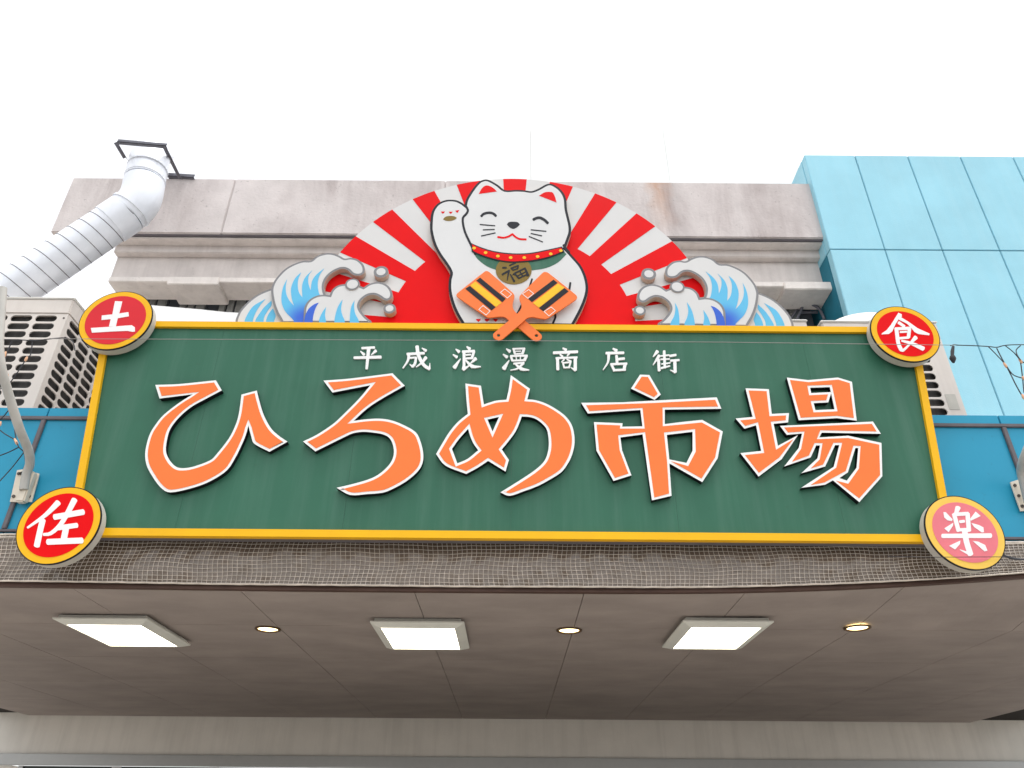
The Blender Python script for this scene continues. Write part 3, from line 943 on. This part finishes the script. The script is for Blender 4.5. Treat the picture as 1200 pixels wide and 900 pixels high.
mark('inner_ear', pts('418,293 480,255 540,248 580,260 605,310 622,372', *D_), 'red')
line('eye', '740,533 770,505 830,492 880,502 912,530 29', 'navy', *C_)
line('eye', '350,573 385,556 430,552 480,577 520,615 31', 'navy', *D_)
mark('nose', pts('1040,628 1065,603 1115,598 1165,603 1192,630 1160,662 1115,681 1070,662', *C_), 'navy')
line('neck_outline', '660.5,287 663,291.5 667,296 3', 'navy', 0, 0, 1)
line('mouth', '933,776 1000,785 1060,770 1105,742 22;1105,742 1140,775 1190,800 1265,805 22', 'red', *C_)
line('whisker', '725,630 900,645 13', 'navy', *C_)
line('whisker', '762,693 895,688 13', 'navy', *C_)
line('whisker', '740,765 905,728 13', 'navy', *C_)
line('whisker', '322,692 500,710 13', 'navy', *D_)
line('whisker', '322,735 450,763 13', 'navy', *D_)
line('whisker', '300,770 460,835 13', 'navy', *D_)
for (bx, by, a) in ((290, 487, 0), (381, 489, 0), (459, 477, -8)):
    mark('paw_mark', pts('%f,%f %f,%f %f,%f %f,%f' % (bx-23, by-9, bx+23, by-9+a, bx+6, by+13, bx-6, by+13), *C_), 'red', sm=False)
mark('paw_pad', pts('292,568 320,540 370,530 425,535 453,552 425,575 370,588 320,584', *C_), 'olive')
line('leg_line', '718,634 705,672 700,690 10', 'navy', *K_)
line('leg_line', '942,656 936,700 12', 'navy', *K_)
line('leg_line', '664,770 650,800 630,840 11', 'navy', *K_)
line('leg_line', '852,835 854,860 840,893 12', 'navy', *K_)
for bx in (230, 305, 380):
    mark('paw_mark', pts('%f,478 %f,478 %f,488 %f,503 %f,490' % (bx-21, bx+21, bx+18, bx, bx-16), 530, 310, 7.5), 'red', sm=False)

# ------------------------------------------------------------------ the two crossed orange clappers
P_ = (530, 310, 7.5)
def clapper(out, hole, stripes, rects, Y, label):
    c = W(605, 375, Y)
    t = thing('clapper_cutout', label, 'clapper', (c.x, Y, ZT - 0.1), 'crossed orange clappers')
    h = W(530 + hole[0]/7.5, 310 + hole[1]/7.5, Y)
    slab('board', [[plane(smooth_poly(pts(out, *P_), 4, 55), Y), circle(h.x, h.z, 0.0155, 16)]], Y, 0.014, 'orange', t)
    for s, m in stripes:
        slab('stripe', [[plane(pts(s, *P_), Y - 0.002)]], Y - 0.002, 0.003, m, t, back=False)
    for s in rects:
        q = plane(pts(s, *P_), Y - 0.002)
        slab('binding_mark', [[q, offset(q, 0.0055)]], Y - 0.002, 0.003, 'white', t, back=False)
    return t
clapper('302,57 325,66 528,245 545,268 545,292 532,340 536,390 570,432 640,492 775,608 787,628 782,652 755,668 725,668 700,655 570,545 500,490 470,465 440,457 380,460 322,466 290,452 45,283 36,268 45,252 285,62', (740, 623),
        [('245,115 470,300 440,330 212,140', 'navy'), ('203,150 433,335 384,372 158,184', 'gold'), ('154,188 380,375 345,402 115,212', 'navy')],
        ['460,212 525,260 485,297 420,245', '270,357 335,408 298,447 230,395'], 5.452, 'orange striped clapper leaning left, its square head on the cat')
clapper('820,65 848,76 1088,268 1098,290 1085,308 845,468 812,477 760,470 700,460 655,472 635,490 570,547 440,655 415,665 388,660 364,640 360,612 380,590 500,490 570,432 603,392 608,352 590,303 598,270 795,72', (407, 621),
        [('890,132 925,160 700,330 668,300', 'navy'), ('930,166 985,203 762,378 710,338', 'gold'), ('986,206 1022,235 800,410 762,382', 'navy')],
        ['672,217 718,255 665,300 612,258', '870,370 910,405 850,455 803,412'], 5.432, 'orange striped clapper leaning right, lying over the other one')

# ------------------------------------------------------------------ concrete building behind
cb = thing('concrete_building', 'weathered concrete building edge with stained parapet behind the sign', 'building', (0, 9.3, 0))
def xz(px, py, Y):
    p = W(px, py, Y)
    return p.x, p.z
def beam(name, px0, px1, py0, py1, Y, dep, mat, bevel=0.012, parent=cb, split=None):
    """front face between pixel corners, slightly turned like the building"""
    a, b = W(px0, py0, Y), W(px1, py0 + (px1-px0)*0.018, Y)
    z0 = W(600, py1 + (600-px0)*0.018, Y).z
    z1 = W(600, py0 + (600-px0)*0.018, Y).z
    return box(name, a.x, b.x, Y, Y + dep, z0, z1, mat, parent, bevel)
XL = W(84, 212, 9.0).x; XR = W(955, 220, 9.0).x
zP1 = W(600, 212, 9.0).z; zP0 = W(600, 276, 9.0).z
cuts = [XL, W(268, 240, 9.0).x, W(520, 240, 9.0).x, XR]
for a, b in zip(cuts, cuts[1:]):
    box('parapet', a + 0.003, b - 0.003, 9.0, 9.35, zP0, zP1, 'concrete', cb, 0.015)
box('parapet_backing', XL + 0.05, XR - 0.05, 9.06, 9.30, zP0 + 0.06, zP1 - 0.05, 'gap', cb)
XL2 = W(134, 300, 9.3).x
zq = lambda y, Y: W(600, y, Y).z
box('drip_groove', XL2, XR - 0.02, 9.03, 9.3, zP0 - 0.022, zP0 - 0.003, 'strip', cb)
box('drip_band', XL2, XR - 0.02, 9.07, 9.31, zP0 - 0.052, zP0 - 0.023, 'concrete2', cb, 0.006)
box('upper_band', XL2, XR - 0.02, 9.24, 9.55, zq(299, 9.24), zq(288, 9.24), 'concrete2', cb, 0.012)
box('band_face', XL2, XR - 0.02, 9.30, 9.55, zq(288, 9.30)+0.003, zP0 - 0.052, 'concrete2', cb)
box('wall_face', XL2 + 0.02, XR - 0.04, 9.36, 9.6, zq(332, 9.30), zq(299, 9.24) - 0.003, 'concrete2', cb)
XL3 = W(126, 330, 9.16).x
XR3 = W(978, 340, 9.16).x
box('ledge', XL3, XR3, 9.16, 9.62, zq(333.5, 9.16), zq(327.5, 9.16), 'ledge', cb, 0.012)
for (a, b) in ((196, 256), (918, 977)):
    box('ledge_drop', W(a, 330, 9.14).x, W(b, 330, 9.14).x, 9.13, 9.66, zq(336, 9.13), zq(327, 9.13), 'ledge', cb, 0.012)
# corrugated sheet below the ledge
CSY = 9.7
x0, x1 = W(150, 355, CSY).x, W(940, 355, CSY).x
zc0, zc1 = zq(420, CSY), zq(330, CSY)
x = x0
k = 0
while x < x1:
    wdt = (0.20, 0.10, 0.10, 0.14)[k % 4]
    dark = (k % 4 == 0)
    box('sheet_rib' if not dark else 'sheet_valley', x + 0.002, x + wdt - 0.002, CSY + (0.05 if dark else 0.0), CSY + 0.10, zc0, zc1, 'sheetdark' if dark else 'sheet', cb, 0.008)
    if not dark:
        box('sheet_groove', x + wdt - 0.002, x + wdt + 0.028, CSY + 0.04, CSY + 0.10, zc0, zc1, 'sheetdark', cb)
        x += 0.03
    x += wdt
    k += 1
box('rear_wall', XL3 + 0.1, x1, 9.82, 10.1, zb + 0.36, zP1 - 0.1, 'sheetdark', cb)
# white set-back storey above the parapet
wb = thing('white_building', 'blank white wall of a set back storey above the concrete parapet', 'building', (2, 11.5, 0))
WYY = 11.0
xw = [W(a, 190, WYY).x for a in (452, 622, 782, 934)]
ztw = W(600, 150, WYY).z
for a, b in zip(xw, xw[1:]):
    box('wall_panel', a + 0.0018, b - 0.0018, WYY, WYY + 0.15, 7.0, ztw, 'whitewall', wb, 0.002)
box('wall_core', xw[0] + 0.02, xw[-1] - 0.02, WYY + 0.151, WYY + 2, 7.0, ztw - 0.02, 'whitewall', wb)

# ------------------------------------------------------------------ pale blue building on the right
bb = thing('blue_building', 'pale blue panelled building wall to the right of the concrete parapet', 'building', (8, 9.5, 0))
BBY = 8.9
xb0 = W(972, 291, BBY).x
pw = (W(1172, 294, BBY).x - W(1037, 292, BBY).x)/2
xsb = [xb0, W(1037, 292, BBY).x] + [W(1037, 292, BBY).x + pw*k for k in range(1, 6)]
zj = W(1040, 292.5, BBY).z
zbt = W(1040, 182, BBY).z
zj2 = zb + 0.37
for a, b in zip(xsb, xsb[1:]):
    for (z0, z1) in ((zj2, zj), (zj, zbt)):
        box('wall_panel', a + 0.006, b - 0.006, BBY, BBY + 0.14, z0 + 0.007, z1 - 0.007, 'bluewall', bb, 0.008)
box('wall_core', xb0 + 0.012, xsb[-1] - 0.01, BBY + 0.022, BBY + 3.5, zb + 0.36, zbt - 0.02, 'bluedark', bb)
box('side_wall_panel', xb0 + 0.0, xb0 + 0.1, BBY + 0.145, BBY + 1.5, zj2, zj - 0.007, 'teal', bb)
box('side_wall_panel', xb0 + 0.0, xb0 + 0.1, BBY + 0.145, BBY + 3.4, zj + 0.007, zbt - 0.007, 'bluewall', bb, 0.006)
# recess wall and pipes seen through the gap beside the ledge
box('recess_wall', W(905, 365, 10.0).x, xb0 - 0.004, 10.0, 10.1, 4.0, zq(330, 10.0), 'teal', bb)
pr = thing('pipe_rack', 'dark steel pipes in the gap between the ledge and the blue wall', 'pipes', (4.3, 9.5, 6.2))
for i, P in enumerate([((912, 362), (968, 362)), ((910, 367), (958, 366)), ((925, 376), (938, 358)), ((933, 376), (941, 358)), ((952, 357), (960, 362), (966, 374))]):
    tube('pipe', curve3([W(a, b, 9.78 - 0.06*i) for a, b in P], 5), 0.022, 'iron', pr)

# ------------------------------------------------------------------ condensing units on the canopy roof
def stadium(cx_, cz_, w_, h_, n=6):
    r = h_/2
    P = []
    for k in range(n + 1):
        a = -math.pi/2 + math.pi*k/n
        P.append((cx_ + w_/2 - r + r*math.cos(a), cz_ + r*math.sin(a)))
    for k in range(n + 1):
        a = math.pi/2 + math.pi*k/n
        P.append((cx_ - w_/2 + r + r*math.cos(a), cz_ + r*math.sin(a)))
    return P
def unit(x0, x1, Y, z0, z1, label, cols, slot_right=None, dome=True, dep=0.78, side_cols=3):
    t = thing('condensing_unit', label, 'air conditioner', ((x0+x1)/2, Y + dep/2, z0), 'condensing units on the canopy roof')
    band = 0.20
    zt_ = z1 - band
    # front grille plate with slots
    pitchx, pitchz = 0.252, 0.0985
    sw, sh = 0.222, 0.077
    xr = slot_right if slot_right is not None else x1 - 0.1
    holes = []
    zc = zt_ - 0.055
    while zc - sh > z0 + 0.06:
        for c in range(cols):
            xc = xr - sw/2 - pitchx*c
            if xc - sw/2 > x0 + 0.03:
                holes.append(stadium(xc, zc, sw, sh))
        zc -= pitchz
    slab('front_grille', [[[(x0, z0), (x1, z0), (x1, zt_), (x0, zt_)]] + holes], Y, 0.012, 'casing', t)
    # side grille plate (right and left)
    for xs_, sgn in ((x1, 1), (x0, -1)):
        bm = bmesh.new()
        y0, y1 = Y + 0.0125, Y + dep
        outer = [Vector((y0, z0, 0)), Vector((y1, z0, 0)), Vector((y1, zt_, 0)), Vector((y0, zt_, 0))]
        hl = []
        zc = zt_ - 0.055
        while zc - sh > z0 + 0.06:
            for c in range(side_cols):
                yc = y0 + 0.16 + 0.24*c
                hl.append([Vector((p[0], p[1], 0)) for p in stadium(yc, zc, 0.214, sh)])
            zc -= pitchz
        lps = [outer] + hl
        tr = tessellate_polygon(lps)
        fl = [v for lp in lps for v in lp]
        va = [bm.verts.new((xs_, v.x, v.y)) for v in fl]
        vb = [bm.verts.new((xs_ - sgn*0.012, v.x, v.y)) for v in fl]
        for q in tr:
            bm.faces.new([va[i] for i in q]); bm.faces.new([vb[i] for i in q][::-1])
        k = 0
        for lp in lps:
            n = len(lp)
            for i in range(n):
                bm.faces.new((va[k+i], va[k+(i+1) % n], vb[k+(i+1) % n], vb[k+i]))
            k += n
        from_bm('side_grille', bm, 'casing', t)
    bm = box_bm(x0 + 0.04, x1 - 0.04, Y + 0.05, Y + dep - 0.005, z0 + 0.005, zt_ - 0.01)
    from_bm('coil', bm, 'coil', t)
    box('top_band', x0 - 0.006, x1 + 0.006, Y - 0.006, Y + dep + 0.006, zt_ + 0.003, z1 - 0.012, 'casing', t, 0.012)
    box('lid', x0 - 0.016, x1 + 0.016, Y - 0.016, Y + dep + 0.016, z1 - 0.011, z1 + 0.012, 'casing_white', t, 0.008)
    if dome:
        bm = bmesh.new()
        cxm, cym, R_ = (x0+x1)/2, Y + dep/2 - 0.02, 0.34
        rg = []
        for rad, z in ((R_ + 0.05, z1 + 0.0125), (R_ + 0.02, z1 + 0.10), (R_ - 0.03, z1 + 0.17), (R_ - 0.10, z1 + 0.20), (R_ - 0.11, z1 + 0.14)):
            rg.append([bm.verts.new((cxm + rad*1.25*math.cos(k*math.pi/18), cym + rad*math.sin(k*math.pi/18), z)) for k in range(36)])
        for p, q in zip(rg, rg[1:]):
            for k in range(36): bm.faces.new((p[k], p[(k+1) % 36], q[(k+1) % 36], q[k]))
        from_bm('fan_shroud', bm, 'casing', t, True)
    for (sx_, sz_) in ((x1 - 0.03, z0 + 0.06), (x1 - 0.03, zt_ - 0.05), (x0 + 0.03, z0 + 0.06)):
        slab('screw', [[circle(sx_, sz_, 0.010, 10)]], Y - 0.005, 0.006, 'bolt', t)
    return t
zb_u = zb + 0.36
AY = 6.3
pl = W(87, 350, AY); pr_l = W(963, 377, AY); pr_r = W(1096, 378, AY)
u1 = unit(pl.x - 1.16, pl.x, AY, zb_u, pl.z, 'beige condensing unit with slotted grilles behind the upper left roundel', 6, pl.x - 0.10, True, 1.26, 5)
u2 = unit(pr_l.x, pr_r.x, AY, zb_u, pr_r.z, 'beige condensing unit with slotted grille behind the upper right roundel', 4, pr_r.x - 0.175)
box('label_plate', pr_r.x - 0.15, pr_r.x - 0.05, AY - 0.003, AY - 0.0005, W(1110, 480, AY).z, W(1110, 462, AY).z, 'drum', u2)
p3 = W(944, 376, AY)
u3 = unit(p3.x - 1.16, p3.x, AY, zb_u, p3.z, 'condensing unit whose top shows between right wave and upper right roundel', 4, None, False)
# bracket bridging two machines
# ------------------------------------------------------------------ white curved cover behind the board at left
wc = thing('white_cover', 'plain white curved cover showing above the board beside the left wave', 'cover', (-3.0, 6.9, zb_u))
top = [(176, 357.5), (205, 360), (235, 362.5), (262, 365.5), (290, 367), (330, 368), (420, 369)]
P = plane(top + [(420, 480), (176, 480)], 6.6)
slab('cover_panel', [[P]], 6.6, 0.5, 'whitewall', wc)

# ------------------------------------------------------------------ spiral exhaust duct
DY = 7.6
dk = thing('exhaust_duct', 'large silver spiral exhaust duct bending up at the left', 'duct', W(87, 291, DY))
R0 = 0.262
p_a, p_b, p_c = W(-150, 450, DY), W(150, 249, DY), W(172, 188, DY)
a_dir = (p_b - p_a).normalized()
straight = [p_a + (p_b - p_a)*i/40 for i in range(41)]
tube('duct_run', straight, R0, 'steel', dk, 32)
# spiral seam
bm = bmesh.new()
u_ = a_dir.cross(Vector((0, 1, 0))).normalized(); v_ = a_dir.cross(u_)
L_ = (p_b - p_a).length
turns = L_/0.165
path = []
for i in range(int(turns*24)):
    t = i/(turns*24)
    an = 2*math.pi*turns*t
    path.append(p_a + a_dir*L_*t + (u_*math.cos(an) + v_*math.sin(an))*(R0 + 0.001))
from_bm('spiral_seam', tube_bm(path, 0.005, 5), 'strip', dk, True)
# elbow with segmented joints, then the riser turning back over the parapet
tube('elbow_collar', [p_b - a_dir*0.28, p_b - a_dir*0.02], R0 + 0.012, 'steel', dk, 32)
elb = [p_b - a_dir*0.02, W(160, 240, DY), W(166, 229, DY), W(169, 215, DY)]
tube('elbow', curve3(elb, 4), R0 + 0.004, 'steel', dk, 32)
tube('joint_ring', [p_b + (W(160, 240, DY) - p_b)*0.25, p_b + (W(160, 240, DY) - p_b)*0.45], R0 + 0.02, 'steel', dk, 32)
ris = [W(169, 214, DY), W(173, 198, DY + 0.02), W(176, 185, DY + 0.1), W(180, 178, DY + 0.5), W(184, 178, DY + 1.1), W(184, 180, DY + 2.2)]
tube('riser', curve3(ris, 5), R0, 'steel', dk, 32)
for q in ((170, 211), (173, 199)):
    c = W(q[0], q[1], DY); d = (W(173, 198, DY) - W(169, 214, DY)).normalized()
    tube('joint_ring', [c - d*0.012, c + d*0.012], R0 + 0.006, 'steel', dk, 32)
# angle iron frame round the duct
fr_ = thing('duct_frame', 'grey angle iron frame round the top of the exhaust duct', 'bracket', W(212, 207, 8.6))
def angle_bar(name, a, b, parent, s=0.05):
    a, b = Vector(a), Vector(b)
    d = (b - a).normalized()
    u = d.cross(Vector((0, 1, 0))).normalized()
    bm = bmesh.new()
    for (su, sy) in ((s, 0.008), (0.008, s)):
        vs = [bm.verts.new(p + u*x_ + Vector((0, y_, 0))) for p in (a, b) for x_, y_ in ((0, 0), (su, 0), (su, sy), (0, sy))]
        for q in ((0, 1, 2, 3), (4, 7, 6, 5), (0, 4, 5, 1), (1, 5, 6, 2), (2, 6, 7, 3), (3, 7, 4, 0)):
            bm.faces.new([vs[i] for i in q])
    return from_bm(name, bm, 'iron', parent)
angle_bar('top_bar', W(137, 166, 7.15), W(194.5, 171, 7.15), fr_)
angle_bar('side_bar', W(194, 170, 7.16), W(212.5, 208, 8.9), fr_)
angle_bar('side_bar', W(137.5, 166, 7.16), W(148, 184, 7.9), fr_)
angle_bar('foot_channel', W(196, 206, 8.95), W(227, 208, 8.95), fr_, 0.07)

# ------------------------------------------------------------------ bracket poles on the fascia
def pole(path, plate, label, r=0.034):
    t = thing('bracket_pole', label, 'pole', W(plate[0][0], plate[0][1], 5.72), 'grey bracket poles on the fascia')
    tube('pipe', curve3(path, 7), r, 'pole', t, 14)
    Q = plane(plate, 5.718)
    pp = slab('plate', [[Q]], 5.718, 0.010, 'bracket', t)
    m = [(sum(q[0] for q in Q)/len(Q)), (sum(q[1] for q in Q)/len(Q))]
    for i, q in enumerate(Q):
        for f in (0.72,):
            bx, bz = m[0] + (q[0]-m[0])*f, m[1] + (q[1]-m[1])*f
            slab('bolt', [[circle(bx, bz, 0.013, 10)]], 5.708, 0.012, 'bolt', pp)
    for i in (0, 2):
        a, b = Q[i-1], Q[i]
        bx, bz = m[0] + ((a[0]+b[0])/2-m[0])*0.7, m[1] + ((a[1]+b[1])/2-m[1])*0.7
        slab('bolt', [[circle(bx, bz, 0.012, 10)]], 5.708, 0.012, 'bolt', pp)
    return t
t = pole([W(28, 574, 5.66), W(31, 556, 5.64), W(35, 543, 5.60), W(33, 527, 5.5), W(22, 500, 5.3), W(8, 455, 5.1), W(1.5, 430, 5.0), W(-1, 405, 4.95), W(0, 380, 4.93), W(3, 338, 4.9)],
     pts('26,550 46,555 37,588 11.5,588 20,551'), 'grey bent pole on a bolted cream plate left of the signboard')
q1, q2 = W(25, 552, 5.66), W(31, 588, 5.66)
box('sleeve', W(29, 570, 5.66).x - 0.036, W(29, 570, 5.66).x + 0.036, 5.655, 5.717, q2.z, q1.z, 'bracket', t, 0.01)
t2 = pole([W(1206, 590, 5.66), W(1200, 566, 5.64), W(1197, 550, 5.58), W(1203, 530, 5.4), W(1230, 470, 5.1)],
     pts('1184,565 1206,558 1222,596 1196,599'), 'grey pole and bolted plate at the right edge beside the pink roundel')

# ------------------------------------------------------------------ wires and string lights
def string(name, label, lines, bulbs, Y, r=0.005):
    t = thing(name, label, 'string lights', W(lines[0][0][0], lines[0][0][1], Y))
    for L2 in lines:
        jit = []
        for i, (a, b) in enumerate(L2):
            jit.append(W(a, b, Y + 0.02*math.sin(i*1.7)))
        tube('cable', curve3(jit, 4), r, 'cable', t, 6)
    for (a, b, c, d) in bulbs:
        p, q = W(a, b, Y - 0.005), W(c, d, Y - 0.005)
        tube('bulb_socket', [p, p + (q-p)*0.3, p + (q-p)*0.7, q], [0.006, 0.011, 0.011, 0.004], 'bulb', t, 8)
    return t
string('string_light', 'drooping string light cables at the left edge in front of the machine', [
    [(-10, 398), (18, 398), (40, 399), (60, 397), (76, 396), (85, 400), (88, 411)],
    [(38, 400), (36, 415), (30, 422), (18, 440), (8, 452), (-6, 458)],
    [(14, 400), (8, 414), (4, 426), (-4, 436)],
    [(-5, 500), (5, 508), (18, 516), (22, 524), (28, 530), (30, 542)],
    [(22, 524), (10, 530), (-6, 536)], [(28, 530), (14, 548), (-6, 570)], [(17, 480), (17, 500), (19, 516)], [(12, 478), (4, 488), (-6, 496)]],
    [(32, 418, 29, 424), (7, 412, 4, 420), (17, 514, 21, 522), (1, 494, -1, 500), (9, 438, 8, 444)], 5.62, 0.0048)
t = string('string_light', 'drooping string light cables with black socket beside upper right roundel', [
    [(1114, 405), (1118, 404), (1124, 404.5), (1140, 405), (1158, 406), (1168, 407), (1176, 405), (1188, 404), (1210, 404)],
    [(1158, 406), (1168, 416), (1178, 427), (1186, 438), (1194, 442), (1210, 446)], [(1168, 408), (1174, 420), (1182, 434), (1190, 450), (1198, 464), (1210, 480)],
    [(1178, 405), (1188, 413), (1196, 422), (1210, 432)], [(1196, 405), (1191, 410), (1192, 416), (1196, 422)], [(1196, 424), (1198, 440), (1200, 460)]],
    [(1176, 425, 1181, 432), (1194, 420, 1198, 426), (1198, 462, 1200, 468), (1198, 441, 1201, 446)], 5.70, 0.0048)
tube('socket', [W(1117, 406, 5.69), W(1116, 412, 5.69), W(1116, 417, 5.69)], [0.012, 0.016, 0.014], 'cable', t, 10)
tube('lamp_base', [W(1116, 417.2, 5.69), W(1116.5, 420, 5.69), W(1117, 422, 5.69), W(1117.5, 425, 5.69)], [0.020, 0.028, 0.022, 0.010], 'cable', t, 10)
wr = thing('tie_wire', 'thin pale wire running straight across the upper part of the board', 'wire', W(600, 400, 5.3))
tube('strand', [W(60, 397, 5.33), W(350, 398, 5.3), W(600, 399.2, 5.3), W(850, 401, 5.3), W(1120, 404.5, 5.33)], 0.0026, 'wire', wr, 6)
wr = thing('tie_wire', 'thin wire and black cable end crossing the pink roundel', 'wire', W(1130, 653, 5.33))
tube('strand', [W(1040, 652, 5.34), W(1087, 653, 5.34), W(1178, 652.5, 5.34)], 0.0024, 'cable', wr, 6)
tube('cable_end', curve3([W(1176, 651, 5.36), W(1184, 653.5, 5.4), W(1194, 655.5, 5.5), W(1215, 655.5, 5.6)], 4), 0.009, 'cable', wr, 8)
